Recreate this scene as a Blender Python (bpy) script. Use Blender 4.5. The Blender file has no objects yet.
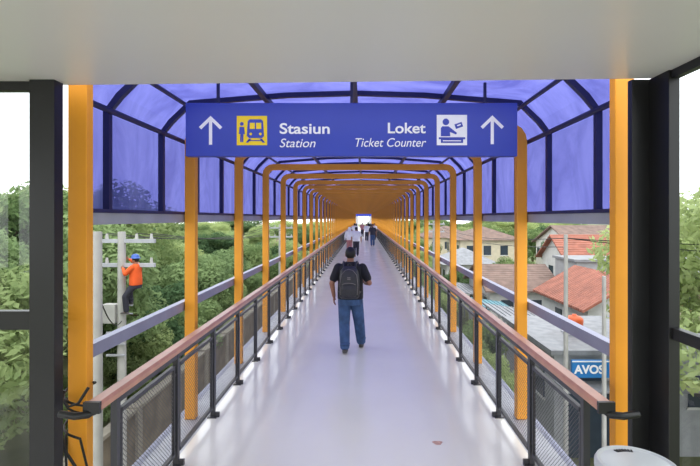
import bpy, bmesh, math, random
import numpy as np
from mathutils import Vector, Matrix, Euler
random.seed(7); rng=np.random.default_rng(7)
scene=bpy.context.scene
scene.view_settings.view_transform='Standard'
COL=scene.collection

# ---------------------------------------------------------------- materials
def lin(c):
    return tuple(((v/255)/12.92 if v/255<=0.04045 else (((v/255)+0.055)/1.055)**2.4) for v in c)+(1,)
def mat(name,rgb,rough=0.5,metal=0.0,var=0.12,nscale=3.0,bump=0.0,bscale=40,spec=0.5,coat=0):
    m=bpy.data.materials.new(name); m.use_nodes=True
    nt=m.node_tree; b=nt.nodes['Principled BSDF']
    c=lin(rgb)
    tc=nt.nodes.new('ShaderNodeTexCoord')
    n=nt.nodes.new('ShaderNodeTexNoise'); n.inputs['Scale'].default_value=nscale; n.inputs['Detail'].default_value=4
    nt.links.new(tc.outputs['Object'],n.inputs['Vector'])
    r=nt.nodes.new('ShaderNodeValToRGB')
    r.color_ramp.elements[0].position=0.3; r.color_ramp.elements[1].position=0.7
    r.color_ramp.elements[0].color=tuple(v*(1-var) for v in c[:3])+(1,)
    r.color_ramp.elements[1].color=tuple(min(1,v*(1+var)) for v in c[:3])+(1,)
    nt.links.new(n.outputs['Fac'],r.inputs['Fac']); nt.links.new(r.outputs['Color'],b.inputs['Base Color'])
    b.inputs['Roughness'].default_value=rough; b.inputs['Metallic'].default_value=metal
    b.inputs['Specular IOR Level'].default_value=spec
    b.inputs['Coat Weight'].default_value=coat
    if bump>0:
        n2=nt.nodes.new('ShaderNodeTexNoise'); n2.inputs['Scale'].default_value=bscale
        nt.links.new(tc.outputs['Object'],n2.inputs['Vector'])
        bp=nt.nodes.new('ShaderNodeBump'); bp.inputs['Strength'].default_value=bump; bp.inputs['Distance'].default_value=0.02
        nt.links.new(n2.outputs['Fac'],bp.inputs['Height']); nt.links.new(bp.outputs['Normal'],b.inputs['Normal'])
    return m
M={}
M['orange']=mat('orange_paint',(242,162,40),0.5,var=0.05)
M['navy']=mat('navy_paint',(26,30,80),0.45)
M['beam']=mat('bluegrey_steel',(140,143,164),0.45,var=0.1)
M['greysteel']=mat('grey_steel',(166,168,174),0.5)
M['black']=mat('black_powdercoat',(20,20,22),0.4)
M['rail']=mat('rail_dark_grey',(50,50,54),0.4)
M['wood']=mat('handrail_brown',(190,136,112),0.35,var=0.12,nscale=6)
M['ceil']=mat('ceiling_paint',(222,220,218),0.32,var=0.02,nscale=0.6)
M['signblue']=mat('sign_blue',(42,64,178),0.35,var=0.03)
M['signwhite']=mat('sign_white',(250,250,252),0.5,var=0.0)
M['signyellow']=mat('sign_yellow',(250,216,30),0.5,var=0.0)
M['skin']=mat('skin',(150,104,80),0.55,var=0.06)
M['hair']=mat('hair_black',(24,21,20),0.6,var=0.3,nscale=60)
M['tee']=mat('black_cotton',(30,30,34),0.85,var=0.2,bump=0.4,bscale=25)
M['jean']=mat('blue_denim',(54,80,118),0.85,var=0.35,nscale=9,bump=0.6,bscale=16)
M['shoe']=mat('shoe_grey',(70,66,66),0.6)
M['sole']=mat('shoe_sole',(150,146,142),0.6)
M['pack']=mat('backpack_nylon',(42,42,46),0.5,var=0.3,nscale=14,bump=0.3)
M['packgrey']=mat('backpack_grey',(112,106,104),0.6)
M['whitecloth']=mat('white_cloth',(222,222,226),0.85)
M['pinkcloth']=mat('rose_cloth',(176,120,120),0.85)
M['darkcloth']=mat('dark_cloth',(48,48,60),0.85)
M['hivis']=mat('orange_workwear',(226,92,36),0.85)
M['helmet']=mat('helmet_blue',(50,90,170),0.4)
M['eyew']=mat('eye_white',(235,232,228),0.3,var=0)
M['lip']=mat('lips',(140,78,70),0.5)
M['concrete']=mat('concrete',(140,134,122),0.85,var=0.18,nscale=1.2,bump=0.4,bscale=12)
M['mosswall']=mat('weathered_wall',(112,102,88),0.9,var=0.35,nscale=1.5,bump=0.5,bscale=10)
M['asphalt']=mat('asphalt',(130,128,124),0.9,var=0.15,nscale=0.7)
M['wallwhite']=mat('wall_white',(206,206,202),0.8,var=0.08)
M['wallgrey']=mat('wall_grey',(160,162,164),0.8,var=0.1)
M['wallcream']=mat('wall_cream',(208,198,172),0.8,var=0.08)
M['roofgrey']=mat('roof_metal_grey',(132,134,138),0.6,var=0.2)
M['winglass']=mat('dark_window',(60,70,80),0.15,var=0.1)
M['cyan']=mat('shop_sign_blue',(30,120,190),0.5,var=0.03)
M['tank']=mat('orange_tank',(214,96,48),0.5)
M['bark']=mat('bark',(96,80,64),0.9,var=0.3,nscale=8)
M['pole']=mat('pole_concrete',(170,169,165),0.8)
M['cable']=mat('cable_black',(24,24,24),0.6)
M['binwhite']=mat('bin_plastic_white',(200,204,205),0.3,var=0.03)
M['steelbright']=mat('stainless',(190,190,192),0.25,metal=0.9)
M['teal']=mat('roof_teal',(96,140,150),0.6)

def tile_mat(name,rgb):
    m=mat(name,rgb,0.8,var=0.25,nscale=2)
    nt=m.node_tree; b=nt.nodes['Principled BSDF']
    tc=nt.nodes.new('ShaderNodeTexCoord'); w=nt.nodes.new('ShaderNodeTexWave'); w.bands_direction='Y'
    w.inputs['Scale'].default_value=1.3
    nt.links.new(tc.outputs['Object'],w.inputs['Vector'])
    bp=nt.nodes.new('ShaderNodeBump'); bp.inputs['Strength'].default_value=1; bp.inputs['Distance'].default_value=0.08
    nt.links.new(w.outputs['Fac'],bp.inputs['Height']); nt.links.new(bp.outputs['Normal'],b.inputs['Normal'])
    return m
M['tilered']=tile_mat('roof_tile_red',(158,98,80))
M['tilebrown']=tile_mat('roof_tile_brown',(126,104,94))

def floor_mat():
    m=mat('floor_epoxy',(228,225,214),0.2,var=0.03,nscale=0.8,spec=0.65)
    nt=m.node_tree; b=nt.nodes['Principled BSDF']
    tc=nt.nodes.new('ShaderNodeTexCoord')
    n=nt.nodes.new('ShaderNodeTexNoise'); n.inputs['Scale'].default_value=2.2; n.inputs['Detail'].default_value=6
    nt.links.new(tc.outputs['Object'],n.inputs['Vector'])
    mr=nt.nodes.new('ShaderNodeMapRange'); mr.inputs['To Min'].default_value=0.08; mr.inputs['To Max'].default_value=0.24
    nt.links.new(n.outputs['Fac'],mr.inputs['Value']); nt.links.new(mr.outputs['Result'],b.inputs['Roughness'])
    n3=nt.nodes.new('ShaderNodeTexNoise'); n3.inputs['Scale'].default_value=7
    nt.links.new(tc.outputs['Object'],n3.inputs['Vector'])
    bp=nt.nodes.new('ShaderNodeBump'); bp.inputs['Strength'].default_value=0.12; bp.inputs['Distance'].default_value=0.005
    nt.links.new(n3.outputs['Fac'],bp.inputs['Height']); nt.links.new(bp.outputs['Normal'],b.inputs['Normal'])
    return m
M['floor']=floor_mat()

def panel_mat():
    m=bpy.data.materials.new('blue_polycarbonate'); m.use_nodes=True
    nt=m.node_tree; nt.nodes.clear()
    out=nt.nodes.new('ShaderNodeOutputMaterial')
    tl=nt.nodes.new('ShaderNodeBsdfTranslucent'); tp=nt.nodes.new('ShaderNodeBsdfTransparent')
    gl=nt.nodes.new('ShaderNodeBsdfGlossy'); gl.inputs['Roughness'].default_value=0.3
    gl.inputs['Color'].default_value=(0.75,0.8,1,1)
    tc=nt.nodes.new('ShaderNodeTexCoord')
    mp=nt.nodes.new('ShaderNodeMapping'); mp.inputs['Scale'].default_value=(1.0,1.6,0.8)
    nt.links.new(tc.outputs['Object'],mp.inputs['Vector'])
    n=nt.nodes.new('ShaderNodeTexNoise'); n.inputs['Scale'].default_value=1.5; n.inputs['Detail'].default_value=6; n.inputs['Distortion'].default_value=1.2; n.inputs['Roughness'].default_value=0.6
    nt.links.new(mp.outputs['Vector'],n.inputs['Vector'])
    r=nt.nodes.new('ShaderNodeValToRGB')
    r.color_ramp.elements[0].position=0.34; r.color_ramp.elements[1].position=0.74
    r.color_ramp.elements[0].color=(0.03,0.034,0.20,1); r.color_ramp.elements[1].color=(0.17,0.18,0.50,1)
    nt.links.new(n.outputs['Fac'],r.inputs['Fac']); nt.links.new(r.outputs['Color'],tl.inputs['Color'])
    tp.inputs['Color'].default_value=(0.145,0.15,0.43,1)
    m1=nt.nodes.new('ShaderNodeMixShader'); m1.inputs[0].default_value=0.42
    nt.links.new(tl.outputs[0],m1.inputs[1]); nt.links.new(tp.outputs[0],m1.inputs[2])
    m2=nt.nodes.new('ShaderNodeMixShader'); m2.inputs[0].default_value=0.07
    nt.links.new(m1.outputs[0],m2.inputs[1]); nt.links.new(gl.outputs[0],m2.inputs[2])
    nt.links.new(m2.outputs[0],out.inputs['Surface'])
    return m
M['panel']=panel_mat()
def glass_mat():
    m=bpy.data.materials.new('clear_glass'); m.use_nodes=True
    nt=m.node_tree; nt.nodes.clear()
    out=nt.nodes.new('ShaderNodeOutputMaterial'); tp=nt.nodes.new('ShaderNodeBsdfTransparent'); gl=nt.nodes.new('ShaderNodeBsdfGlossy')
    tp.inputs['Color'].default_value=(0.95,0.97,0.96,1); gl.inputs['Roughness'].default_value=0.02
    mx=nt.nodes.new('ShaderNodeMixShader'); mx.inputs[0].default_value=0.06
    nt.links.new(tp.outputs[0],mx.inputs[1]); nt.links.new(gl.outputs[0],mx.inputs[2]); nt.links.new(mx.outputs[0],out.inputs['Surface'])
    return m
M['glass']=glass_mat()
def mesh_mat():
    m=bpy.data.materials.new('wire_mesh'); m.use_nodes=True
    nt=m.node_tree; b=nt.nodes['Principled BSDF']; out=nt.nodes['Material Output']
    b.inputs['Base Color'].default_value=lin((76,76,80)); b.inputs['Roughness'].default_value=0.6
    tc=nt.nodes.new('ShaderNodeTexCoord'); sp=nt.nodes.new('ShaderNodeSeparateXYZ')
    nt.links.new(tc.outputs['Object'],sp.inputs[0])
    def mth(op,a,bv):
        x=nt.nodes.new('ShaderNodeMath'); x.operation=op
        for i,v in enumerate((a,bv)):
            if isinstance(v,(int,float)): x.inputs[i].default_value=v
            else: nt.links.new(v,x.inputs[i])
        return x.outputs[0]
    s1=mth('ADD',sp.outputs['Y'],sp.outputs['Z']); s2=mth('SUBTRACT',sp.outputs['Y'],sp.outputs['Z'])
    a=mth('LESS_THAN',mth('FRACT',mth('MULTIPLY',s1,28.0),0),0.19)
    c=mth('LESS_THAN',mth('FRACT',mth('MULTIPLY',mth('ADD',s2,10),28.0),0),0.19)
    f=mth('MAXIMUM',a,c)
    tp=nt.nodes.new('ShaderNodeBsdfTransparent'); mx=nt.nodes.new('ShaderNodeMixShader')
    nt.links.new(f,mx.inputs[0]); nt.links.new(tp.outputs[0],mx.inputs[1]); nt.links.new(b.outputs[0],mx.inputs[2])
    nt.links.new(mx.outputs[0],out.inputs['Surface'])
    return m
M['mesh']=mesh_mat()
def leaf_mat(name,c1,c2):
    m=bpy.data.materials.new(name); m.use_nodes=True
    nt=m.node_tree; nt.nodes.clear()
    out=nt.nodes.new('ShaderNodeOutputMaterial')
    df=nt.nodes.new('ShaderNodeBsdfDiffuse'); tl=nt.nodes.new('ShaderNodeBsdfTranslucent')
    tc=nt.nodes.new('ShaderNodeTexCoord'); n=nt.nodes.new('ShaderNodeTexNoise'); n.inputs['Scale'].default_value=1.3; n.inputs['Detail'].default_value=3
    nt.links.new(tc.outputs['Object'],n.inputs['Vector'])
    oi=nt.nodes.new('ShaderNodeObjectInfo')
    ad=nt.nodes.new('ShaderNodeMath'); ad.operation='MULTIPLY_ADD'; ad.inputs[1].default_value=0.8; 
    nt.links.new(oi.outputs['Random'],ad.inputs[0]); 
    sb=nt.nodes.new('ShaderNodeMath'); sb.operation='SUBTRACT'; sb.inputs[1].default_value=0.36
    nt.links.new(n.outputs['Fac'],sb.inputs[0]); nt.links.new(sb.outputs[0],ad.inputs[2])
    r=nt.nodes.new('ShaderNodeValToRGB'); r.color_ramp.elements[0].position=0.2; r.color_ramp.elements[1].position=0.85
    r.color_ramp.elements[0].color=lin(c1); r.color_ramp.elements[1].color=lin(c2)
    nt.links.new(ad.outputs[0],r.inputs['Fac'])
    nt.links.new(r.outputs['Color'],df.inputs['Color']); nt.links.new(r.outputs['Color'],tl.inputs['Color'])
    mx=nt.nodes.new('ShaderNodeMixShader'); mx.inputs[0].default_value=0.42
    nt.links.new(df.outputs[0],mx.inputs[1]); nt.links.new(tl.outputs[0],mx.inputs[2]); nt.links.new(mx.outputs[0],out.inputs['Surface'])
    return m
M['leaf']=leaf_mat('leaf_green',(106,130,84),(178,192,134))  # both leaf ramps lifted paler, haze over the trees put into the colour
M['leaf2']=leaf_mat('leaf_dark',(90,116,82),(156,176,122))
def ground_mat():
    m=mat('ground_grass',(112,116,80),0.95,var=0.4,nscale=0.25)
    return m
M['ground']=ground_mat()

# ---------------------------------------------------------------- mesh builder
class MB:
    def __init__(s): s.v=[]; s.f=[]; s.m=[]; s.mats=[]; s.sm=[]
    def mi(s,k):
        if k not in s.mats: s.mats.append(k)
        return s.mats.index(k)
    def add(s,vs,fs,k,smooth=False):
        o=len(s.v); s.v+= [tuple(v) for v in vs]; i=s.mi(k)
        for f in fs: s.f.append([a+o for a in f]); s.m.append(i); s.sm.append(smooth)
    def box(s,c,d,k,R=None):
        hx,hy,hz=d[0]/2,d[1]/2,d[2]/2
        vs=[Vector((x,y,z)) for x in(-hx,hx) for y in(-hy,hy) for z in(-hz,hz)]
        if R is not None: vs=[R@v for v in vs]
        vs=[v+Vector(c) for v in vs]
        s.add(vs,[(0,1,3,2),(4,6,7,5),(0,4,5,1),(2,3,7,6),(0,2,6,4),(1,5,7,3)],k)
    def bb(s,x0,x1,y0,y1,z0,z1,k): s.box(((x0+x1)/2,(y0+y1)/2,(z0+z1)/2),(x1-x0,y1-y0,z1-z0),k)
    def tube(s,pts,rs,k,seg=10,smooth=True):
        pts=[Vector(p) for p in pts]
        if isinstance(rs,(int,float)): rs=[rs]*len(pts)
        vs=[];fs=[]
        up=None
        for i,p in enumerate(pts):
            t=(pts[min(i+1,len(pts)-1)]-pts[max(i-1,0)]).normalized()
            if up is None:
                up=Vector((0,0,1)) if abs(t.z)<0.9 else Vector((1,0,0))
            a=t.cross(up).normalized(); b=a.cross(t).normalized(); up=b
            for j in range(seg):
                an=2*math.pi*j/seg
                vs.append(p+a*math.cos(an)*rs[i]+b*math.sin(an)*rs[i])
        for i in range(len(pts)-1):
            for j in range(seg):
                j2=(j+1)%seg
                fs.append((i*seg+j,i*seg+j2,(i+1)*seg+j2,(i+1)*seg+j))
        s.add(vs,fs,k,smooth)
        s.add(vs[:seg],[tuple(range(seg))],k); s.add(vs[-seg:],[tuple(range(seg))[::-1]],k)
    def sweep_rect(s,path,w,h,k,y0):
        n=len(path); vs=[];fs=[]
        for i,p in enumerate(path):
            p=Vector(p)
            a=Vector(path[max(i-1,0)]); b=Vector(path[min(i+1,n-1)])
            t=(b-a).normalized(); nr=Vector((-t.y,t.x))
            for sgn,yy in((1,-h/2),(1,h/2),(-1,h/2),(-1,-h/2)):
                q=p+nr*sgn*w/2
                vs.append((q.x,y0+yy,q.y))
        for i in range(n-1):
            for j in range(4):
                j2=(j+1)%4; fs.append((i*4+j,i*4+j2,(i+1)*4+j2,(i+1)*4+j))
        fs.append((0,1,2,3)); fs.append(tuple((n-1)*4+j for j in(3,2,1,0)))
        s.add(vs,fs,k)
    def prism(s,poly,y0,y1,k):
        n=len(poly); vs=[(p[0],y0,p[1]) for p in poly]+[(p[0],y1,p[1]) for p in poly]
        fs=[tuple(range(n)),tuple(range(2*n-1,n-1,-1))]+[(i,(i+1)%n,n+(i+1)%n,n+i) for i in range(n)]
        s.add(vs,fs,k)
    def build(s,name,parent=None,bevel=0,loc=None):
        me=bpy.data.meshes.new(name); me.from_pydata(s.v,[],s.f)
        for k in s.mats: me.materials.append(M[k])
        me.polygons.foreach_set('material_index',s.m); me.polygons.foreach_set('use_smooth',s.sm)
        me.update()
        bm=bmesh.new(); bm.from_mesh(me); bmesh.ops.recalc_face_normals(bm,faces=bm.faces); bm.to_mesh(me); bm.free()
        o=bpy.data.objects.new(name,me); COL.objects.link(o)
        if parent: o.parent=parent
        if loc: o.location=loc
        if bevel:
            md=o.modifiers.new('bevel','BEVEL'); md.width=bevel; md.segments=2; md.limit_method='ANGLE'
        return o
def empty(name,loc=(0,0,0),rz=0):
    e=bpy.data.objects.new(name,None); COL.objects.link(e); e.location=loc; e.rotation_euler=(0,0,rz); e.empty_display_size=0.1
    return e

Y0=3.27; NB=53; YE=Y0+2*NB
# ---------------------------------------------------------------- floor / deck
b=MB(); b.bb(-1.60,1.60,3.0,YE+6,-0.18,0,'floor'); b.build('floor')
b=MB(); b.bb(-4.5,1.90,-4,2.998,-0.18,0,'floor'); b.build('floor_lobby')
b=MB()
for sx in(-1,1):
    b.bb(min(sx*1.62,sx*2.0),max(sx*1.62,sx*2.0),3.15,YE+2,-0.16,-0.09,'greysteel')
    b.bb(min(sx*1.95,sx*2.03),max(sx*1.95,sx*2.03),3.15,YE+2,-0.55,-0.09,'beam')
b.bb(-1.5,1.5,3.2,YE+2,-0.55,-0.19,'concrete')
b.build('bridge_girder')
b=MB()
for yy in range(20,110,22):
    b.bb(-0.5,0.5,yy-0.5,yy+0.5,-5.5,-1.1,'concrete'); b.bb(-1.8,1.8,yy-0.5,yy+0.5,-1.1,-0.56,'concrete')
b.build('bridge_pier',bevel=0.05)
M['stain']=mat('rust_stain',(190,150,132),0.5,var=0.3,nscale=30)
b=MB()
pts=[(0.80+0.045*math.cos(a)*(1+0.3*math.sin(3*a)),4.50+0.05*math.sin(a)*(1+0.2*math.cos(2*a)),0.0015) for a in [i*2*math.pi/18 for i in range(18)]]
b.add(pts,[tuple(range(18))],'stain'); b.build('floor_stain')

# ---------------------------------------------------------------- portal frames
PX=1.86
def arch_path(x,zb,zt,r,n=5):
    p=[(-x,zb),(-x,zt-r)]
    for i in range(1,n+1):
        a=math.pi-(math.pi/2)*i/n
        p.append((-x+r+r*math.cos(a),zt-r+r*math.sin(a)))
    q=[(-a,c) for a,c in p[::-1]]
    return p+q
P1=1.895
b=MB()
for sx in(-1,1):
    b.bb(sx*P1-0.066,sx*P1+0.066,-0.04,0.04,-0.085,3.36,'orange')
b.bb(-P1+0.066,P1-0.066,-0.04,0.04,3.30,3.36,'orange')
b.build('portal_frame',bevel=0.006,loc=(0,Y0,0))
b=MB()
b.sweep_rect(arch_path(PX,-0.085,3.18,0.15,4),0.115,0.10,'orange',0)
pf=b.build('portal_frame',bevel=0.006,loc=(0,Y0+2,0))
for i in range(2,NB+1):
    o=bpy.data.objects.new('portal_frame',pf.data); COL.objects.link(o); o.location=(0,Y0+2*i,0)
    md=o.modifiers.new('bevel','BEVEL'); md.width=0.006; md.segments=2
for sx in(-1,1):
    b=MB(); x0,x1=sorted((sx*1.93,sx*2.0))
    b.bb(x0,x1,3.36,YE+1,1.13,1.23,'beam')
    b.build('side_beam_lower')
    b=MB(); x0,x1=sorted((sx*1.93,sx*2.0))
    b.bb(x0,x1,3.34,YE+1,2.12,2.21,'greysteel'); b.bb(x0-0.01,x1+0.01,3.34,YE+1,2.21,2.24,'navy')
    b.build('side_beam_upper')
# ---------------------------------------------------------------- canopy
can=empty('roof_canopy')
RX=2.00; RZ=3.38
b=MB()
prof=[(-RX,2.22),(-RX,3.02),(-RX+0.10,3.17),(-RX+0.30,RZ-0.02),(-0.7,RZ+0.06),(0,RZ+0.08),(0.7,RZ+0.06),(RX-0.30,RZ-0.02),(RX-0.10,3.17),(RX,3.02),(RX,2.22)]
ys=[3.34]+list(np.arange(3.75,YE+1,1.0))
vs=[];fs=[]
for y in ys:
    for (x,z) in prof: vs.append((x,y,z))
n=len(prof)
for i in range(len(ys)-1):
    for j in range(n-1): fs.append((i*n+j,i*n+j+1,(i+1)*n+j+1,(i+1)*n+j))
b.add(vs,fs,'panel'); b.build('polycarbonate_sheets',can)
b=MB()
rp=[(x*0.985,z-0.02 if z>3.1 else z) for x,z in prof]
y=3.75
while y<YE:
    b.sweep_rect(rp,0.05,0.05,'navy',y); y+=1.0
for sx in(-1,1):
    b.tube([(sx*1.945,3.34,3.03),(sx*1.945,YE,3.03)],0.026,'navy',8)
    b.tube([(sx*1.67,3.34,3.29),(sx*1.67,YE,3.29)],0.020,'navy',8)
    b.bb(sx*0.9-0.025,sx*0.9+0.025,3.34,YE,RZ-0.03,RZ+0.02,'navy')
b.bb(-0.025,0.025,3.34,YE,RZ+0.0,RZ+0.05,'navy')
b.build('canopy_ribs',can)

# ---------------------------------------------------------------- railings
for sx in(-1,1):
    root=empty('guard_railing')
    x=sx*1.56
    b=MB()
    y=3.1
    while y<YE:
        b.bb(x-0.022,x+0.022,y-0.022,y+0.022,0,0.99,'rail')
        b.bb(x-0.05,x+0.05,y-0.05,y+0.05,0,0.012,'rail')
        b.bb(min(x,x-sx*0.07),max(x,x-sx*0.07),y-0.015,y+0.015,0.0,0.05,'rail')
        b.bb(x-0.015,x+0.015,y+0.06,min(y+0.94,YE),0.86,0.89,'rail')
        b.bb(x-0.015,x+0.015,y+0.06,min(y+0.94,YE),0.10,0.13,'rail')
        b.bb(x-0.012,x+0.012,y+0.05,y+0.07,0.10,0.89,'rail'); b.bb(x-0.012,x+0.012,y+0.93,y+0.95,0.10,0.89,'rail')
        for zz in(0.2,0.8):
            b.bb(x-0.01,x+0.01,y,y+0.06,zz-0.01,zz+0.01,'rail'); b.bb(x-0.01,x+0.01,y+0.94,y+1.0,zz-0.01,zz+0.01,'rail')
        y+=1.0
    b.bb(x-0.02,x+0.02,3.1,YE,0.94,0.98,'rail')
    b.build('railing_frame',root)
    b=MB(); b.add([(x,3.16,0.12),(x,YE,0.12),(x,YE,0.88),(x,3.16,0.88)],[(0,1,2,3)],'mesh'); b.build('wire_mesh_infill',root)
    b=MB(); pr=[(x-0.05,1.0),(x-0.05,1.03),(x-0.035,1.05),(x+0.035,1.05),(x+0.05,1.03),(x+0.05,1.0)]
    b.prism(pr,2.84,YE,'wood'); b.build('handrail',root)
    b=MB(); b.tube([(x,2.98,0.985),(x+sx*0.02,2.82,0.98),(x+sx*0.08,2.79,0.985),(x+sx*0.18,2.81,0.99)],0.022,'black',10)
    b.bb(x-0.05,x+0.05,2.82,2.845,0.985,1.055,'black')
    b.build('rail_end_bracket',root)

# ---------------------------------------------------------------- lobby shell
CZ=3.05
b=MB()
vs=[(-4.5,-4,CZ),(1.97,-4,CZ),(1.97,2.94,CZ),(-4.5,3.19,CZ)]
vs+=[(a,c,CZ+0.14) for a,c,_ in vs]
b.add(vs,[(0,1,2,3),(7,6,5,4),(0,4,5,1),(1,5,6,2),(2,6,7,3),(3,7,4,0)],'ceil'); b.build('ceiling')
b=MB(); b.bb(-2.035,-1.875,2.96,3.05,0,CZ,'black'); b.build('trim_1',bevel=0.004)
b=MB(); b.bb(1.79,1.935,2.96,3.01,0,CZ,'black'); b.build('trim_2',bevel=0.002)
w=empty('window_1')
b=MB()
b.bb(-4.5,-2.035,3.0,3.06,2.99,CZ,'black'); b.bb(-4.5,-2.035,3.0,3.06,1.45,1.57,'black'); b.bb(-4.5,-2.035,3.0,3.06,0,0.08,'black')
b.bb(-3.55,-3.47,3.0,3.06,0,CZ,'black')
b.build('window_frame',w,bevel=0.004)
b=MB(); b.add([(-4.5,3.03,0.05),(-2.035,3.03,0.05),(-2.035,3.03,CZ-0.03),(-4.5,3.03,CZ-0.03)],[(0,1,2,3)],'glass'); b.build('window_glass',w)
w=empty('window_2')
b=MB()
b.bb(1.915,1.965,-4,2.96,3.0,CZ,'black'); b.bb(1.915,1.965,-4,2.96,1.45,1.52,'black'); b.bb(1.915,1.965,-4,2.96,0.0,0.08,'black')
b.bb(1.90,1.965,2.77,2.965,0,CZ,'black')
for y in(1.4,0,-1.4,-2.8,-3.9): b.bb(1.91,1.965,y-0.045,y+0.045,0,CZ,'black')
b.build('window_frame',w,bevel=0.002)
b=MB(); b.add([(1.94,-4,0.05),(1.94,2.96,0.05),(1.94,2.96,CZ-0.03),(1.94,-4,CZ-0.03)],[(0,1,2,3)],'glass'); b.build('window_glass',w)
w=empty('window_3')
b=MB()
for z in(0.04,1.5,CZ-0.04): b.bb(-4.5,-4.42,-4,2.99,z-0.04,z+0.04,'black')
for y in(-3.9,-2,0,2): b.bb(-4.5,-4.42,y-0.04,y+0.04,0,CZ,'black')
b.build('window_frame',w)

# cables around orange post
b=MB()
for k,(r,ph) in enumerate(((0.085,0.0),(0.095,1.6))):
    pts=[]
    for i in range(60):
        t=i/59; z=1.02-1.0*t; a=ph+t*9*math.pi if t<0.35 else ph+0.35*9*math.pi+(t-0.35)*2
        pts.append((-P1+r*math.cos(a)*1.05,Y0+r*math.sin(a)*1.05,z))
    b.tube(pts,0.008,'cable',6)
b.tube([(-1.95,3.17,1.0),(-1.98,3.15,0.8),(-1.92,3.14,0.6),(-1.84,3.16,0.45),(-1.80,3.16,0.2),(-1.80,3.17,0.0)],0.010,'cable',6)
b.tube([(-1.78,3.17,1.02),(-1.82,3.12,0.93),(-1.90,3.14,0.9),(-1.96,3.16,0.95)],0.010,'cable',6)
b.build('cable_bundle')

# ---------------------------------------------------------------- overhead sign
SY=4.2; SW=2.96; SH=0.477; SZ0=2.720; SXC=-0.022
root=empty('hanging_direction_sign',(SXC,SY,SZ0+SH/2))
def s2(px,py):
    return ((px-164.5)/329*SW, (26.5-py)/53*SH)
b=MB(); b.box((0,0,0),(SW,0.08,SH),'signblue'); b.build('sign_board',root,bevel=0.006)
b=MB()
for x in(-1.2,0,1.2): b.bb(x-0.012,x+0.012,-0.012,0.012,SH/2,SH/2+0.19,'navy')
b.build('sign_hanger',root)
def art(name,polys,k,dy=-0.043):
    b=MB()
    for p in polys: 
        q=[s2(*a) for a in p]
        b.prism(q,dy,dy+0.004,k)
    return b.build(name,root)
def arrow(cx,cy,name):
    def seg(x0,y0,x1,y1,w=3.1):
        d=Vector((x1-x0,y1-y0)).normalized()*w/2; nn=Vector((-d.y,d.x))
        return [(x0+nn.x,y0+nn.y),(x1+nn.x,y1+nn.y),(x1-nn.x,y1-nn.y),(x0-nn.x,y0-nn.y)]
    art(name,[seg(cx,cy+14,cx,cy-10),[(cx,cy-14.5),(cx+11.5,cy-3.5),(cx+9.3,cy-1.2),(cx,cy-10.2)],[(cx,cy-14.5),(cx,cy-10.2),(cx-9.3,cy-1.2),(cx-11.5,cy-3.5)]],'signwhite')
arrow(25,27.5,'arrow_up_1'); arrow(304,27,'arrow_up_2')
def rect(x0,y0,x1,y1): return [(x0,y0),(x1,y0),(x1,y1),(x0,y1)]
def disc(cx,cy,r,n=14): return [(cx+r*math.cos(2*math.pi*i/n),cy+r*math.sin(2*math.pi*i/n)) for i in range(n)]
art('train_icon_field',[rect(51,13,81,42)],'signyellow')
art('train_icon',[ [(62,18),(64,16.5),(75,16.5),(77,18),(78,33),(76,35),(63,35),(61,33)],
  [(63,35.5),(65.5,35.5),(62.5,39.5),(60,39.5)],[(73.5,35.5),(76,35.5),(79,39.5),(76.5,39.5)], rect(62,37,77,38),
  disc(56,21,1.9),[(53.8,24),(58.2,24),(59,31),(57.6,31),(57.4,39),(56.2,39),(56,32),(55.7,39),(54.4,39),(54.5,31),(53.2,31)]],'signblue',-0.046)
art('train_icon_window',[rect(64,20,69,26),rect(70.3,20,75.3,26),disc(65,31,1.3),disc(74.4,31,1.3)],'signyellow',-0.049)
art('ticket_icon_field',[rect(249,12,279,42)],'signwhite')
art('ticket_icon',[disc(258,19,3.3),[(253,25),(254.5,23.4),(260.5,23.4),(263,25.2),(269,30),(268.2,31.4),(262,29),(262.3,33.2),(253,33.2)],
   rect(251,34.2,277,36.2),rect(253,36.2,275,39.8),
   [(266.5,21.5),(273.5,19),(275,23.5),(268,26)]],'signblue',-0.046)
art('ticket_icon_slot',[rect(255,37.3,273,38.2),[(269,22.3),(272.4,21.1),(272.8,22.2),(269.4,23.4)]],'signwhite',-0.049)
def text(body,px0,px1,py_base,hcap,bold,ital,k,parent,name):
    c=bpy.data.curves.new(name,'FONT'); c.body=body; c.size=1; c.extrude=0.002
    if bold: c.offset=0.018
    if ital: c.shear=0.25
    o=bpy.data.objects.new(name,c); COL.objects.link(o)
    bpy.context.view_layer.update()
    bbx=[v[0] for v in o.bound_box]
    x0,z0=s2(px0,py_base); x1,_=s2(px1,py_base)
    sx=(x1-x0)/(max(bbx)-min(bbx)); sy=hcap/53*SH/0.70
    c.materials.append(M[k])
    o.rotation_euler=(math.pi/2,0,0); o.scale=(sx,sy,1); o.location=(x0-min(bbx)*sx,-0.0435,z0); o.parent=parent
    return o
text('Stasiun',93.5,143,30.5,10.2,True,False,'signwhite',root,'text_stasiun')
text('Station',93.5,129,44,8.6,False,True,'signwhite',root,'text_station')
text('Loket',200.5,238,30,10.2,True,False,'signwhite',root,'text_loket')
text('Ticket Counter',168.5,238.5,43.5,8.6,False,True,'signwhite',root,'text_ticket_counter')

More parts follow.
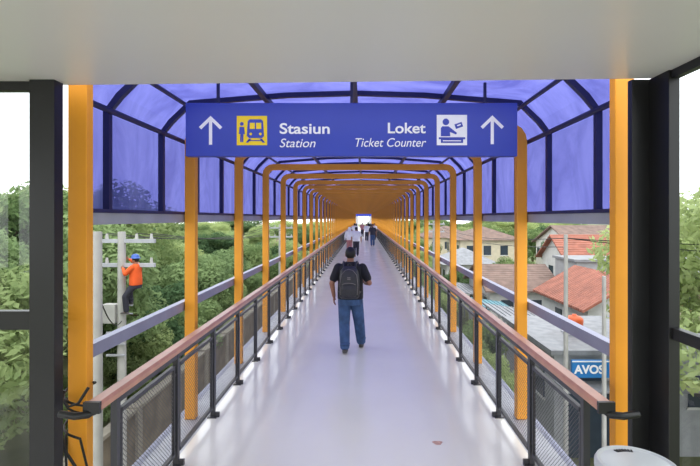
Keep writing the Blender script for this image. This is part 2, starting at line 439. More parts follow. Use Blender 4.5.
# ---------------------------------------------------------------- trash bin
root=empty('litter_bin',(1.47,2.36,0)); root.scale=(0.95,0.95,0.93)
b=MB()
def lathe(b,prof,k,seg=40,c=(0,0)):
    vs=[];fs=[]
    for r,z in prof:
        for j in range(seg):
            a=2*math.pi*j/seg; vs.append((c[0]+r*math.cos(a),c[1]+r*math.sin(a),z))
    for i in range(len(prof)-1):
        for j in range(seg):
            j2=(j+1)%seg; fs.append((i*seg+j,i*seg+j2,(i+1)*seg+j2,(i+1)*seg+j))
    b.add(vs,fs,k,True)
lathe(b,[(0.0,0.0),(0.16,0.0),(0.165,0.02),(0.18,0.5),(0.19,0.93),(0.0,0.93)],'steelbright')
lathe(b,[(0.175,0.90),(0.20,0.91),(0.205,0.95),(0.205,0.985),(0.197,1.0),(0.188,1.004),(0.182,0.994),(0.17,0.996),(0.1,1.006),(0.0,1.008)],'binwhite')
b.build('bin_body',root)
b=MB()
for i in range(7):
    a=math.pi/2-(-0.33+0.11*i)
    R=Matrix.Rotation(a-math.pi/2,3,'Z')
    b.box((0.130*math.cos(a),0.130*math.sin(a),1.0035),(0.010,0.030,0.003),'cable',R)
b.build('bin_mark',root)

# ---------------------------------------------------------------- people
def solid(name,fn,k,vox,parent,smooth=6):
    bm=bmesh.new(); fn(bm)
    me=bpy.data.meshes.new(name+'_src'); bm.to_mesh(me); bm.free()
    o=bpy.data.objects.new(name,me); COL.objects.link(o)
    md=o.modifiers.new('r','REMESH'); md.mode='VOXEL'; md.voxel_size=vox; md.use_smooth_shade=True
    sm=o.modifiers.new('s','SMOOTH'); sm.iterations=smooth; sm.factor=0.5
    dg=bpy.context.evaluated_depsgraph_get(); dg.update()
    me2=bpy.data.meshes.new_from_object(o.evaluated_get(dg)); me2.name=name
    o.modifiers.clear(); o.data=me2; bpy.data.meshes.remove(me)
    me2.materials.clear(); me2.materials.append(M[k])
    me2.polygons.foreach_set('use_smooth',[True]*len(me2.polygons)); me2.polygons.foreach_set('material_index',[0]*len(me2.polygons))
    o.parent=parent
    return o
def ell(bm,c,r,R=None,sub=3):
    m=Matrix.Translation(Vector(c))
    if R is not None: m=m@R.to_4x4()
    m=m@Matrix.Diagonal((r[0],r[1],r[2],1))
    bmesh.ops.create_icosphere(bm,subdivisions=sub,radius=1,matrix=m)
def limb(bm,p,q,r1,r2):
    p=Vector(p);q=Vector(q); d=q-p
    Rm=Vector((0,0,1)).rotation_difference(d).to_matrix().to_4x4()
    m=Matrix.Translation((p+q)/2)@Rm
    bmesh.ops.create_cone(bm,cap_ends=True,segments=18,radius1=r1,radius2=r2,depth=d.length,matrix=m)
    ell(bm,p,(r1,)*3,sub=2); ell(bm,q,(r2,)*3,sub=2)
def rings(bm,rs,seg=28):
    prev=None; first=None
    for (cx,cy,z,rx,ry) in rs:
        cur=[bm.verts.new((cx+rx*math.copysign(abs(math.cos(a))**0.85,math.cos(a)),cy+ry*math.copysign(abs(math.sin(a))**0.85,math.sin(a)),z)) for a in [2*math.pi*j/seg for j in range(seg)]]
        if prev:
            for j in range(seg): bm.faces.new((prev[j],prev[(j+1)%seg],cur[(j+1)%seg],cur[j]))
        else: first=cur
        prev=cur
    bm.faces.new(first[::-1]); bm.faces.new(prev)
def hand(bm,w,d,n,s,curl=0.5):
    w=Vector(w); d=Vector(d).normalized(); s=Vector(s); s=(s-d*s.dot(d)).normalized(); n=d.cross(s)*(1 if d.cross(s).dot(Vector(n))>0 else -1)
    R=Matrix((s,n,d)).transposed()
    ell(bm,w+d*0.045,(0.040,0.017,0.055),R,3)
    ell(bm,w+d*0.07,(0.041,0.014,0.025),R,2)
    L=[0.068,0.078,0.074,0.058]
    for i in range(4):
        off=s*(0.030-0.020*i)
        p=w+d*0.082+off; a=curl*0.35
        for j,f in enumerate((0.45,0.32,0.23)):
            dirv=d*math.cos(a)+n*math.sin(a)
            q=p+dirv*L[i]*f; limb(bm,p,q,0.0090-0.0009*j,0.0083-0.0009*j); p=q; a+=curl*0.7
    p=w+d*0.025+s*0.030; dv=(d*0.7+s*0.7+n*0.25).normalized()
    q=p+dv*0.040; limb(bm,p,q,0.012,0.010); q2=q+(d*0.9+s*0.2+n*0.35).normalized()*0.032; limb(bm,q,q2,0.010,0.008)
def person(name,loc,rz,sc,J,top,bottom,shoe,vox=0.006,pack=False,longsleeve=False,headcover=None,broad=1.0,helmet=False):
    root=empty(name,loc,rz); root.scale=(sc,sc,sc)
    g=lambda k:Vector(J[k])
    hd=g('head')
    def body(bm):
        ell(bm,hd+Vector((0,-0.008,0.02)),(0.076,0.094,0.098))
        ell(bm,hd+Vector((0,0.022,-0.045)),(0.058,0.066,0.068))
        ell(bm,hd+Vector((0,0.094,-0.015)),(0.012,0.018,0.020),sub=2)
        ell(bm,hd+Vector((0,0.088,0.015)),(0.009,0.010,0.022),sub=2)
        ell(bm,hd+Vector((0,0.078,-0.058)),(0.024,0.010,0.010),sub=2)
        for sx in(-1,1):
            ell(bm,hd+Vector((sx*0.078,-0.006,-0.008)),(0.010,0.020,0.032),sub=2)
        limb(bm,hd+Vector((0,-0.012,-0.06)),(0,-0.012,1.40),0.056,0.062)
        rings(bm,[(0,0,0.86,0.15*broad,0.10),(0,0,1.0,0.15*broad,0.10),(0,0,1.2,0.15*broad,0.10),(0,0,1.36,0.16*broad,0.09),(0,-0.01,1.44,0.08,0.06)])
        for s_ in('L','R'):
            limb(bm,g('sh'+s_),g('el'+s_),0.050,0.043); limb(bm,g('el'+s_),g('wr'+s_),0.044,0.029)
            hd_=J['hand'+s_]; hand(bm,g('wr'+s_),hd_[0],hd_[1],hd_[2],hd_[3])
            limb(bm,g('hp'+s_),g('kn'+s_),0.080,0.054); limb(bm,g('kn'+s_),g('an'+s_),0.052,0.036)
            limb(bm,g('an'+s_),g('an'+s_)+Vector((0,0.06,-0.04)),0.036,0.03)
    solid('body',body,'skin',vox,root,3)
    def shirt(bm):
        rings(bm,[(0,-0.005,0.865,0.197*broad,0.145),(0,-0.005,0.95,0.198*broad,0.145),(0,0.0,1.08,0.194*broad,0.142),(0,0,1.2,0.190*broad,0.134),(0,0,1.32,0.198*broad,0.128),(0,-0.005,1.39,0.188*broad,0.112),(0,-0.01,1.435,0.125*broad,0.088),(0,-0.012,1.465,0.072,0.068)])
        for s_ in('L','R'):
            f=0.95 if longsleeve else 0.70
            e=g('sh'+s_).lerp(g('el'+s_),f)
            limb(bm,g('sh'+s_)*1.0,e,0.073,0.070)
            if longsleeve: limb(bm,g('el'+s_),g('el'+s_).lerp(g('wr'+s_),0.92),0.056,0.042)
    solid('shirt',shirt,top,vox*1.2,root,5)
    tk=1.1 if pack else 1.0
    def pants(bm):
        rings(bm,[(0,-0.005,0.77,0.178*broad,0.13),(0,-0.005,0.87,0.186*broad,0.138),(0,0,0.97,0.168*broad,0.12)])
        for s_ in('L','R'):
            a=g('an'+s_); kn=g('kn'+s_)
            limb(bm,g('hp'+s_),kn,0.100*tk,0.082*tk); limb(bm,kn,kn.lerp(a,0.5),0.082*tk,0.077*tk); limb(bm,kn.lerp(a,0.5),kn.lerp(a,0.93),0.077*tk,0.070*tk)
            ell(bm,a+Vector((0,0.0,0.01)),(0.070*tk,0.078*tk,0.035),sub=2)
            ell(bm,a+Vector((0,0.0,0.07)),(0.078*tk,0.084*tk,0.025),sub=2)
    solid('trousers',pants,bottom,vox*1.2,root,3)
    for s_ in('L','R'):
        a=g('an'+s_); pitch=J.get('pitch'+s_,0)
        Rp=Matrix.Rotation(pitch,3,'X')
        def sf(bm):
            base=a+Vector((0,0,-0.045))
            ell(bm,base+Rp@Vector((0,-0.02,0.0)),(0.042,0.062,0.045)); ell(bm,base+Rp@Vector((0,0.05,-0.008)),(0.043,0.085,0.036),Rp)
            ell(bm,base+Rp@Vector((0,0.12,-0.014)),(0.044,0.062,0.028),Rp)
        solid('shoe_'+s_,sf,shoe,vox,root,3)
        def so(bm):
            base=a+Vector((0,0,-0.075))
            ell(bm,base+Rp@Vector((0,-0.02,0)),(0.044,0.066,0.014)); ell(bm,base+Rp@Vector((0,0.05,0)),(0.045,0.09,0.014),Rp); ell(bm,base+Rp@Vector((0,0.12,0)),(0.046,0.066,0.014),Rp)
        solid('sole_'+s_,so,'sole',vox,root,2)
    bm=bmesh.new()
    if headcover:
        ell(bm,hd+Vector((0,-0.015,0.01)),(0.098,0.112,0.125)); ell(bm,hd+Vector((0,-0.03,-0.12)),(0.13,0.11,0.11))
        cut=lambda c:(c.y-hd.y)>0.055 and (c.z-hd.z)<0.075 and (c.z-hd.z)>-0.1
    else:
        ell(bm,hd+Vector((0,-0.014,0.028)),(0.085,0.100,0.103),sub=4)
        cut=lambda c: ((c.y-hd.y)>0.045 and (c.z-hd.z)<0.075) or (c.z-hd.z)<-0.052 or (abs(c.x)>0.055 and (c.z-hd.z)<0.0 and (c.y-hd.y)>-0.03)
    dead=[f for f in bm.faces if cut(f.calc_center_median())]
    bmesh.ops.delete(bm,geom=dead,context='FACES')
    me=bpy.data.meshes.new('hair'); bm.to_mesh(me); bm.free(); me.materials.append(M[headcover or 'hair'])
    me.polygons.foreach_set('use_smooth',[True]*len(me.polygons))
    o=bpy.data.objects.new('hair',me); COL.objects.link(o); o.parent=root
    md=o.modifiers.new('s','SOLIDIFY'); md.thickness=0.008
    if helmet:
        b=MB(); lathe(b,[(0.140,hd.z+0.045),(0.142,hd.z+0.052),(0.112,hd.z+0.06),(0.108,hd.z+0.10),(0.085,hd.z+0.145),(0.045,hd.z+0.165),(0.0,hd.z+0.17)],'helmet',24,(hd.x,hd.y)); b.build('helmet',root)
    bm=bmesh.new()
    for sx in(-1,1): ell(bm,hd+Vector((sx*0.030,0.076,0.010)),(0.013,0.008,0.008),sub=2)
    me=bpy.data.meshes.new('eyes'); bm.to_mesh(me); bm.free(); me.materials.append(M['eyew']); o=bpy.data.objects.new('eyes',me); COL.objects.link(o); o.parent=root
    bm=bmesh.new()
    for sx in(-1,1):
        ell(bm,hd+Vector((sx*0.030,0.082,0.010)),(0.006,0.004,0.006),sub=2); ell(bm,hd+Vector((sx*0.030,0.080,0.032)),(0.018,0.006,0.004),sub=2)
    me=bpy.data.meshes.new('pupils'); bm.to_mesh(me); bm.free(); me.materials.append(M['hair']); o=bpy.data.objects.new('pupils_brows',me); COL.objects.link(o); o.parent=root
    bm=bmesh.new(); ell(bm,hd+Vector((0,0.086,-0.057)),(0.022,0.006,0.006),sub=2)
    me=bpy.data.meshes.new('mouth'); bm.to_mesh(me); bm.free(); me.materials.append(M['lip']); o=bpy.data.objects.new('mouth',me); COL.objects.link(o); o.parent=root
    if pack:
        def bp(bm):
            rings(bm,[(0,-0.20,0.90,0.13,0.07),(0,-0.215,0.93,0.157,0.092),(0,-0.22,1.08,0.162,0.10),(0,-0.21,1.24,0.157,0.095),(0,-0.20,1.34,0.138,0.080),(0,-0.19,1.395,0.10,0.055),(0,-0.185,1.41,0.05,0.03)])
        solid('backpack',bp,'pack',0.007,root,3)
        def pk(bm):
            rings(bm,[(0,-0.305,0.945,0.10,0.02),(0,-0.315,0.97,0.120,0.032),(0,-0.32,1.06,0.120,0.035),(0,-0.312,1.13,0.10,0.022)])
        solid('backpack_pocket',pk,'pack',0.006,root,2)
        b=MB()
        b.tube([(-0.105,-0.322,1.135),(-0.06,-0.334,1.155),(0,-0.336,1.16),(0.06,-0.334,1.155),(0.105,-0.322,1.135)],0.006,'packgrey',6)
        b.tube([(-0.13,-0.28,0.97),(-0.139,-0.287,1.13),(-0.122,-0.287,1.28),(-0.06,-0.272,1.35),(0,-0.262,1.365),(0.06,-0.272,1.35),(0.122,-0.287,1.28),(0.139,-0.287,1.13),(0.13,-0.28,0.97)],0.006,'packgrey',6)
        b.tube([(-0.03,-0.19,1.40),(-0.02,-0.20,1.445),(0.02,-0.20,1.445),(0.03,-0.19,1.40)],0.009,'pack',8)
        for zz in (1.215,1.24): b.box((0,-0.312,zz),(0.05,0.008,0.016),'packgrey')
        b.build('backpack_trim',root)
        b=MB()
        for sx in(-1,1):
            pts=[(sx*0.085,-0.14,1.37),(sx*0.095,-0.10,1.445),(sx*0.105,-0.03,1.462),(sx*0.115,0.06,1.44),(sx*0.125,0.135,1.33),(sx*0.14,0.15,1.2),(sx*0.175,0.10,1.08),(sx*0.185,-0.02,1.0),(sx*0.14,-0.15,0.98)]
            b.tube(pts,[0.02]*len(pts),'pack',8)
        b.build('backpack_straps',root)
    return root
base=dict(head=(0,0.01,1.575),shL=(-0.185,-0.01,1.375),shR=(0.185,-0.01,1.375),
  elL=(-0.27,-0.03,1.10),wrL=(-0.285,0.05,0.86),elR=(0.27,-0.03,1.10),wrR=(0.285,0.05,0.86),
  hpL=(-0.09,0,0.86),hpR=(0.09,0,0.86),knL=(-0.095,0.06,0.48),knR=(0.095,0.03,0.48),anL=(-0.09,-0.08,0.09),anR=(0.09,0.16,0.09),
  handL=((-0.02,0.15,-1),(1,0,0),(0,1,0),0.5),handR=((0.02,0.15,-1),(-1,0,0),(0,1,0),0.5))
J=dict(base)
J.update(shL=(-0.195,-0.01,1.37),shR=(0.195,-0.01,1.37),elL=(-0.295,-0.06,1.12),wrL=(-0.275,0.06,0.89),elR=(0.31,-0.07,1.13),wrR=(0.235,0.17,1.09),
  handR=((-0.45,1,0.1),(-0.3,0,1),(-0.7,0,0.6),0.9),
  hpL=(-0.095,0,0.84),hpR=(0.095,0,0.84),knL=(-0.105,0.05,0.46),anL=(-0.080,-0.10,0.09),knR=(0.130,0.14,0.47),anR=(0.160,0.26,0.09))
J['head']=(0.0,0.02,1.575)
person('man_with_backpack',(-0.13,7.57,0),math.radians(-3),1.0,J,'tee','jean','shoe',0.0055,True,broad=1.06)
J2=dict(base)
person('pedestrian',(-0.35,26.5,0),math.radians(5),0.98,J2,'whitecloth','darkcloth','shoe',0.014)
J3=dict(base); J3.update(anL=(-0.09,0.16,0.09),anR=(0.09,-0.08,0.09))
person('pedestrian',(-0.80,28.5,0),0.1,0.95,J3,'whitecloth','pinkcloth','shoe',0.014,longsleeve=True,headcover='whitecloth')
person('pedestrian',(0.75,36,0),math.pi,1.0,J2,'darkcloth','jean','shoe',0.014)
person('pedestrian',(0.35,44,0),math.pi-0.1,0.98,J3,'whitecloth','darkcloth','shoe',0.016)
person('pedestrian',(-0.1,52,0),0,1.0,J2,'pinkcloth','darkcloth','shoe',0.016)
person('pedestrian',(-0.75,42,0),0,1.0,J3,'whitecloth','jean','shoe',0.016)
person('pedestrian',(1.1,46,0),math.pi,0.97,J3,'whitecloth','darkcloth','shoe',0.016)
person('pedestrian',(0.6,60,0),math.pi,1.0,J2,'tee','jean','shoe',0.016)
# line worker standing on the pole steps, facing the pole (pole is 0.36 m in front of him)
JW=dict(base)
JW.update(elL=(-0.27,0.14,1.20),wrL=(-0.13,0.30,1.34),elR=(0.26,0.12,1.42),wrR=(0.14,0.30,1.58),
  handL=((0.35,0.9,0.3),(1,0,0),(0,0,1),0.9),handR=((-0.35,0.9,0.3),(-1,0,0),(0,0,1),0.9),
  hpL=(-0.09,0,0.86),hpR=(0.09,0,0.86),knL=(-0.15,0.22,0.55),anL=(-0.10,0.22,0.13),knR=(0.16,0.30,0.72),anR=(0.10,0.22,0.36))
PXW,PYW=-6.45,12.6
person('line_worker',(PXW+0.40,PYW-0.05,-0.45),math.radians(82),0.95,JW,'hivis','darkcloth','shoe',0.011,longsleeve=True,helmet=True)

# ---------------------------------------------------------------- outside
GZ=-5.5
b=MB(); b.add([(-400,-60,GZ),(400,-60,GZ),(400,600,GZ),(-400,600,GZ)],[(0,1,2,3)],'ground'); b.build('ground')
b=MB(); b.bb(2.6,6.0,2,120,GZ,GZ+0.03,'asphalt'); b.bb(6.0,14,2,13.8,GZ,GZ+0.03,'asphalt'); b.build('street')
b=MB(); b.bb(-6.3,-2.4,2,90,GZ,GZ+0.03,'concrete'); b.build('footpath')
b=MB()
b.bb(-6.9,-6.7,4,90,GZ,-3.6,'mosswall'); b.bb(-6.95,-6.65,4,90,-3.6,-3.5,'concrete')
for y in range(5,90,3): b.bb(-6.98,-6.62,y-0.15,y+0.15,GZ,-3.45,'concrete')
b.build('boundary_wall')

def house(name,x0,x1,y0,y1,ze,zr,wall,roof,ridge='x',over=0.4):
    root=empty(name,(0,0,0))
    b=MB(); b.bb(x0,x1,y0,y1,GZ,ze,wall)
    if ridge=='x':
        ym=(y0+y1)/2
        b.add([(x0,y0,ze),(x0,y1,ze),(x0,ym,zr),(x1,y0,ze),(x1,y1,ze),(x1,ym,zr)],[(0,1,2),(3,5,4)],wall)
    elif ridge=='y':
        xm=(x0+x1)/2
        b.add([(x0,y0,ze),(x1,y0,ze),(xm,y0,zr),(x0,y1,ze),(x1,y1,ze),(xm,y1,zr)],[(0,1,2),(3,5,4)],wall)
    b.build('walls',root)
    b=MB(); t=0.12
    if ridge=='x':
        ym=(y0+y1)/2; s=(zr-ze)/(ym-y0)
        for yy,sg in((y0-over,1),(y1+over,-1)):
            z=ze-over*s
            b.add([(x0-over,yy,z),(x1+over,yy,z),(x1+over,ym,zr),(x0-over,ym,zr),(x0-over,yy,z+t),(x1+over,yy,z+t),(x1+over,ym,zr+t),(x0-over,ym,zr+t)],[(0,1,2,3),(4,5,6,7),(0,1,5,4),(1,2,6,5),(2,3,7,6),(3,0,4,7)],roof)
    elif ridge=='y':
        xm=(x0+x1)/2; s=(zr-ze)/(xm-x0)
        for xx in(x0-over,x1+over):
            z=ze-over*s
            b.add([(xx,y0-over,z),(xx,y1+over,z),(xm,y1+over,zr),(xm,y0-over,zr),(xx,y0-over,z+t),(xx,y1+over,z+t),(xm,y1+over,zr+t),(xm,y0-over,zr+t)],[(0,1,2,3),(4,5,6,7),(0,1,5,4),(1,2,6,5),(2,3,7,6),(3,0,4,7)],roof)
    elif ridge=='hip':
        xm=(x0+x1)/2; ym=(y0+y1)/2; rr=abs((x1-x0)-(y1-y0))/2
        o=over
        if (x1-x0)>(y1-y0): r1,r2=(xm-rr,ym,zr),(xm+rr,ym,zr)
        else: r1,r2=(xm,ym-rr,zr),(xm,ym+rr,zr)
        c=[(x0-o,y0-o,ze-0.1),(x1+o,y0-o,ze-0.1),(x1+o,y1+o,ze-0.1),(x0-o,y1+o,ze-0.1)]
        if (x1-x0)>(y1-y0): b.add(c+[r1,r2],[(0,1,5,4),(1,2,5),(2,3,4,5),(3,0,4),(3,2,1,0)],roof)
        else: b.add(c+[r1,r2],[(0,1,4),(1,2,5,4),(2,3,5),(3,0,4,5),(3,2,1,0)],roof)
    else:
        b.bb(x0-0.15,x1+0.15,y0-0.15,y1+0.15,ze,ze+0.15,roof)
    b.build('roof',root)
    b=MB()
    zz=ze-1.7
    while zz>GZ+0.3:
        x=x0+0.7
        while x<x1-0.9:
            b.bb(x,x+0.8,y0-0.04,y0+0.02,zz,zz+1.0,'winglass'); b.bb(x-0.06,x+0.86,y0-0.06,y0,zz-0.08,zz,'wallwhite'); x+=1.8
        y=y0+0.8
        while y<y1-0.9:
            b.bb(x0-0.04,x0+0.02,y,y+0.8,zz,zz+1.0,'winglass'); b.bb(x0-0.06,x0,y-0.06,y+0.86,zz-0.08,zz,'wallwhite'); y+=2.0
        zz-=2.6
    b.build('house_windows',root)
    return root
house('shop_building',6.2,13,15,20,-2.2,-2.2,'wallgrey','roofgrey','flat')
house('tiled_house',10.4,14.5,21.5,27,-1.9,-0.7,'wallwhite','tilered','y')
house('tiled_house',14.6,20,33,38,-0.8,0.8,'wallwhite','tilered','x')
house('tiled_house',8.2,12.5,30,36,-2.4,-1.2,'wallwhite','tilebrown','x')
house('cream_villa',10.4,17,50,58,-0.1,1.2,'wallcream','tilebrown','hip')
house('tiled_house',7.5,12,42,48,-1.9,-0.7,'wallwhite','roofgrey','hip')
house('tiled_house',20,28,44,54,-0.5,1.3,'wallwhite','tilebrown','x')
house('tiled_house',9,16,66,76,-0.5,1.0,'wallcream','tilebrown','hip')
house('grey_building',13.0,16.0,28.4,31.5,-0.5,-0.5,'wallgrey','roofgrey','flat')
house('tiled_house',16.4,20,22,28,-0.9,0.5,'wallcream','roofgrey','y')
house('tiled_house',-14,-9,60,68,-1.8,-0.6,'wallwhite','tilebrown','hip')
b=MB()
for i,(x0,x1,y0,y1,z,k) in enumerate([(6.4,9.2,21.5,25,-2.6,'roofgrey'),(6.4,8.6,25.4,29,-2.9,'teal'),(6.2,8.0,30.5,36,-2.8,'roofgrey')]):
    R=Matrix.Rotation(math.radians(8),3,'Y')
    b.box(((x0+x1)/2,(y0+y1)/2,z),(x1-x0,y1-y0,0.05),k,R)
    xx=x0
    while xx<x1: b.box((xx+0.06,(y0+y1)/2,z+0.03-(xx-(x0+x1)/2)*math.tan(math.radians(8))),(0.04,y1-y0,0.05),k,R); xx+=0.3
    for px in(x0+0.2,x1-0.2):
        for py in(y0+0.2,y1-0.2): b.bb(px-0.04,px+0.04,py-0.04,py+0.04,GZ,z-0.1 if px>x0+1 else z+0.1,'greysteel')
b.build('metal_awning')
root=empty('shop_sign',(7.17,14.62,-2.55))
b=MB(); b.box((0,0,0),(1.16,0.10,0.54),'cyan'); b.box((0,-0.053,0.24),(1.16,0.01,0.04),'signwhite'); 
for x in(-0.4,0.4): b.bb(x-0.03,x+0.03,0.05,0.22,-0.03,0.03,'greysteel')
b.build('sign_board',root)
c=bpy.data.curves.new('t','FONT'); c.body='AVOS'; c.size=0.36; c.offset=0.012; c.extrude=0.005; c.align_x='CENTER'; c.align_y='CENTER'
c.materials.append(M['signwhite']); o=bpy.data.objects.new('text_shop_name',c); COL.objects.link(o); o.parent=root; o.location=(-0.05,-0.06,-0.02); o.rotation_euler=(math.pi/2,0,0)
b=MB()
b.bb(6.6,8.2,14.93,14.98,GZ,-3.2,'winglass'); b.bb(8.4,10,14.93,14.98,GZ,-3.2,'winglass'); b.bb(6.2,13,14.0,14.98,-3.1,-3.05,'roofgrey')
b.build('shop_front')
b=MB()
lathe(b,[(0,-1.99),(0.30,-1.99),(0.31,-1.9),(0.29,-1.85),(0.31,-1.8),(0.29,-1.7),(0.31,-1.6),(0.30,-1.48),(0.2,-1.4),(0.08,-1.38),(0.08,-1.33),(0,-1.33)],'tank',30,(7.75,17.0)); 
b.bb(7.40,8.10,16.65,17.35,-2.05,-1.99,'greysteel')
b.build('water_tank')

def upole(name,x,y,zt,r,arms=True,gear=False):
    root=empty(name,(x,y,0))
    b=MB(); b.tube([(0,0,GZ+0.03),(0,0,zt)],[r*1.3,r],'pole',14)
    if arms:
        for z in(zt-0.25,zt-0.9):
            b.bb(-0.9,0.9,-0.05,0.05,z-0.05,z+0.05,'greysteel')
            for xx in(-0.8,-0.4,0.4,0.8): b.tube([(xx,0,z+0.05),(xx,0,z+0.2)],[0.05,0.03],'pole',8)
    if gear:
        b.box((-0.3,0,zt-2.2),(0.35,0.25,0.5),'pole')
        for zz in (-0.40,-0.18): b.tube([(-0.25,0,zz),(0.32,-0.05,zz)],0.018,'greysteel',8)
        for zz in (2.7,3.0,3.3): b.box((-0.1,-0.12,zt-zz),(0.5,0.05,0.05),'greysteel')
    b.build('pole_body',root)
    return root
upole('utility_pole',-4.20,7.5,1.95,0.075,False)
upole('utility_pole',PXW,PYW,1.8,0.10,True,True)
upole('utility_pole',-6.0,34,1.7,0.12,True)
upole('utility_pole',5.8,13.2,1.7,0.055,False)
upole('utility_pole',5.75,11.0,0.8,0.045,False)
upole('utility_pole',6.1,40,1.9,0.12,True)
b=MB()
def cab(p,q,sag):
    p=Vector(p);q=Vector(q)
    b.tube([p.lerp(q,t)-Vector((0,0,sag*4*t*(1-t))) for t in [i/12 for i in range(13)]],0.012,'cable',5)
for dx in(-0.8,-0.4,0.4,0.8):
    cab((-6.45+dx,12.6,1.76),(-6+dx,34,1.66),0.5)
for dz in(0,0.25): cab((5.8,13.2,1.6-dz),(6.1,40,1.8-dz),0.5)
for zz in (1.7,2.3): cab((5.8,13.2,1.6),(14,4.5,zz),0.3)
cab((-4.20,7.5,1.0),(-6.45,12.6,-0.6),0.3)
b.build('overhead_cables')
def car(loc,rz,k):
    root=empty('parked_car',loc,rz)
    b=MB()
    side=[(-2.0,0.35),(-2.0,0.85),(-1.85,0.98),(-1.3,1.02),(-0.8,1.45),(0.6,1.47),(1.2,1.05),(1.9,0.92),(2.05,0.7),(2.05,0.35)]
    n=len(side)
    vs=[(-0.8 if z<1.1 else -0.66,x,z) for x,z in side]+[(0.8 if z<1.1 else 0.66,x,z) for x,z in side]
    b.add(vs,[tuple(range(n)),tuple(range(2*n-1,n-1,-1))]+[(i,(i+1)%n,n+(i+1)%n,n+i) for i in range(n)],k)
    for sx in(-1,1):
        b.add([(sx*0.81,-1.15,1.05),(sx*0.81,1.05,1.05),(sx*0.69,0.55,1.4),(sx*0.69,-0.75,1.4)],[(0,1,2,3)],'winglass')
    b.add([(-0.7,1.18,1.09),(0.7,1.18,1.09),(0.6,0.68,1.44),(-0.6,0.68,1.44)],[(0,1,2,3)],'winglass')
    b.add([(-0.7,-1.30,1.05),(0.7,-1.30,1.05),(0.6,-0.84,1.44),(-0.6,-0.84,1.44)],[(0,1,2,3)],'winglass')
    for sx in(-1,1):
        for yy in(-1.25,1.3):
            b.tube([(sx*0.66,yy,0.31),(sx*0.84,yy,0.31)],0.31,'cable',20); b.tube([(sx*0.84,yy,0.31),(sx*0.85,yy,0.31)],0.17,'greysteel',14)
    b.build('car_body',root,bevel=0.04)
car((4.6,23.5,GZ+0.03),0,'wallwhite'); car((8.6,10.6,GZ+0.03),0.3,'greysteel')

# trees
def tree_mesh(name,h,rad,leaves,lk,seed,leaf=0.16):
    r=np.random.default_rng(seed); rd=random.Random(seed)
    b=MB()
    ct=h-rad*0.85
    b.tube([(0,0,0),(0.1,0.05,h*0.3),(-0.05,0.1,h*0.6)],[0.2,0.15,0.1],'bark',8)
    cl=[]
    for i in range(30):
        a=rd.uniform(0,2*math.pi); rr=rad*math.sqrt(rd.uniform(0,1))*0.85
        zz=rd.uniform(-1.0,0.75)*rad*0.8*math.sqrt(max(0.05,1-(rr/rad)**2))
        p=Vector((rr*math.cos(a),rr*math.sin(a),ct+zz-rad*0.1)); cl.append(p)
        if i<12:
            b.tube([(-0.05,0.1,h*rd.uniform(0.35,0.6)),tuple(p*0.5+Vector((0,0,h*0.28))),tuple(p)],[0.07,0.045,0.02],'bark',5)
    C=np.array([tuple(c) for c in cl]); idx=r.integers(0,len(cl),leaves)
    d=r.normal(size=(leaves,3)); d/=np.linalg.norm(d,axis=1)[:,None]
    cr=rad*0.34*(0.45+0.6*r.random(leaves)**0.5)
    P=C[idx]+d*cr[:,None]*np.array([1,1,0.75])
    t=r.normal(size=(leaves,3)); t/=np.linalg.norm(t,axis=1)[:,None]
    nn=d*0.9+r.normal(size=(leaves,3))*0.6+np.array([0,0,0.5]); nn/=np.linalg.norm(nn,axis=1)[:,None]
    t=t-nn*np.sum(t*nn,axis=1)[:,None]; t/=np.linalg.norm(t,axis=1)[:,None]; s=np.cross(nn,t)
    L=(leaf*(0.6+0.8*r.random(leaves)))[:,None]
    V=np.stack([P-t*L,P+s*L*0.42,P+t*L,P-s*L*0.42],axis=1).reshape(-1,3)
    vs=list(map(tuple,V)); fs=[(4*i,4*i+1,4*i+2,4*i+3) for i in range(leaves)]
    b.add(vs,fs,lk)
    me=bpy.data.meshes.new(name); me.from_pydata(b.v,[],b.f)
    for k in b.mats: me.materials.append(M[k])
    me.polygons.foreach_set('material_index',b.m); me.update()
    return me
protos=[tree_mesh('tree_a',6.5,2.6,26000,'leaf',1,0.085),tree_mesh('tree_b',6.2,2.3,24000,'leaf2',2,0.08),tree_mesh('tree_c',6.8,2.9,26000,'leaf',3,0.10),tree_mesh('tree_d',6.0,2.5,22000,'leaf2',4,0.11)]
def tree(x,y,top,kind=None,wide=1.0):
    me=protos[kind if kind is not None else random.randrange(4)]
    h=[6.5,6.2,6.8,6.0][protos.index(me)]
    o=bpy.data.objects.new('tree',me); COL.objects.link(o); o.location=(x,y,GZ)
    s=(top-GZ)/h; o.scale=(s*wide,s*wide,s); o.rotation_euler=(0,0,random.uniform(0,6.28))
y=10.0
while y<110:
    x=-9.6 - random.uniform(0,1.0)
    k=0
    while x>-0.95*y-14:
        top=random.uniform(0.3,1.9)
        if x/y<-0.60: top=random.uniform(2.8,3.8)+y*0.05
        if k==0: top-=0.7
        if not(-16<x<-6 and 56<y<72): tree(x+random.uniform(-0.6,0.6),y+random.uniform(-1,1),top)
        x-=random.uniform(3.4,4.8)*(1+y/60); k+=1
    y+=3.8*(1+y/40)
for (x,y,t) in [(-8.9,14.5,-2.4),(-8.8,18,-1.6),(-8.6,22,-1.2),(-8.6,27,-0.6),(-8.6,33,-0.4),(-8.4,40,0),(-8.5,50,0.3)]: tree(x,y,t)
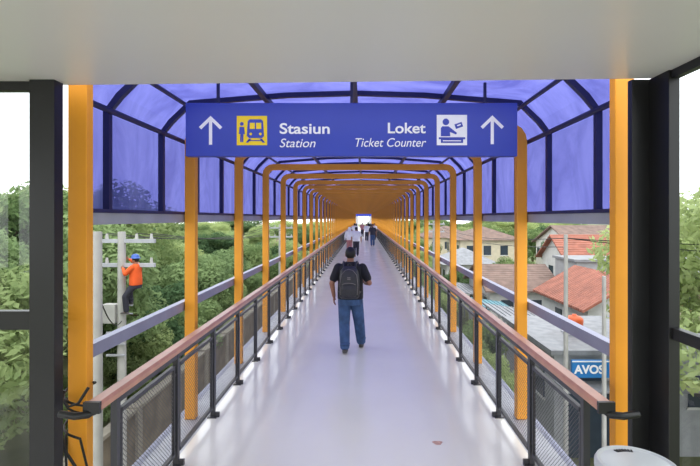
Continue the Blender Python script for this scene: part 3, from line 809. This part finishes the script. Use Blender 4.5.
for (x,y,t,k) in [(10.9,12.2,4.3,0),(13.0,9.5,2.0,2),(4.4,29,-1.9,0),(4.7,34,-1.6,1),(5,45,-1.2,0),(6.5,50,-0.8,2),(24,29,3.8,2),(26,22,3.4,0),(19,42,1.3,1),
   (7,55,0,0),(6.5,62,0.2,1),(19,62,1.2,2),(24,66,1.5,0),(6,75,0.3,1),(12,84,1.0,0),(18,80,1.2,2),(8,95,1.0,1),(14,100,1.2,0),(24,90,1.8,2),(30,75,1.8,1),(36,64,2.2,0),(36,50,2.5,2),(33,38,2.5,1),(40,100,2.2,0),(12.5,39.5,-0.8,2),(8,38.8,-1.6,1)]:
    tree(x,y,t,k)
tree(4.35,17.6,-1.2,0,0.66); tree(4.2,14.6,-1.7,2,0.58)
for i in range(40):
    x=-150+i*8+random.uniform(-3,3)
    if abs(x)>8: tree(x,random.uniform(125,150),random.uniform(1.5,3.5),wide=1.8)

# far end: station concourse
b=MB()
for x0,x1 in((-2.3,-1.3),(1.3,2.3)): b.bb(x0,x1,YE+2,YE+2.2,0,2.6,'wallwhite')
b.bb(-2.3,2.3,YE+2,YE+2.2,2.6,3.4,'signblue')
b.bb(-2.3,-2.2,YE+2.2,YE+6,0,3.4,'wallwhite'); b.bb(2.2,2.3,YE+2.2,YE+6,0,3.4,'wallwhite')
b.build('station_end_portal')

# ---------------------------------------------------------------- light
w=bpy.data.worlds.new('World'); scene.world=w; w.use_nodes=True
nt=w.node_tree; bg=nt.nodes['Background']
tc=nt.nodes.new('ShaderNodeTexCoord'); sp=nt.nodes.new('ShaderNodeSeparateXYZ'); nt.links.new(tc.outputs['Generated'],sp.inputs[0])
r=nt.nodes.new('ShaderNodeValToRGB'); r.color_ramp.elements[0].position=0.0; r.color_ramp.elements[1].position=0.6
r.color_ramp.elements[0].color=(0.94,0.97,1.0,1); r.color_ramp.elements[1].color=(0.92,0.96,1.0,1)
nt.links.new(sp.outputs['Z'],r.inputs['Fac']); nt.links.new(r.outputs['Color'],bg.inputs['Color'])
bg.inputs['Strength'].default_value=2.55
l=bpy.data.lights.new('sun','SUN'); l.energy=1.2; l.angle=math.radians(30); l.color=(1,0.98,0.95)
o=bpy.data.objects.new('sun',l); COL.objects.link(o); o.rotation_euler=(math.radians(25),math.radians(12),0)

# ---------------------------------------------------------------- camera
cam=bpy.data.cameras.new('camera'); cam.sensor_width=36; cam.lens=24.0; cam.shift_x=-0.02; cam.shift_y=-0.0214; cam.clip_end=1000
o=bpy.data.objects.new('camera',cam); COL.objects.link(o); o.location=(0.09,0,2.17); o.rotation_euler=(math.radians(90),0,0)
scene.camera=o
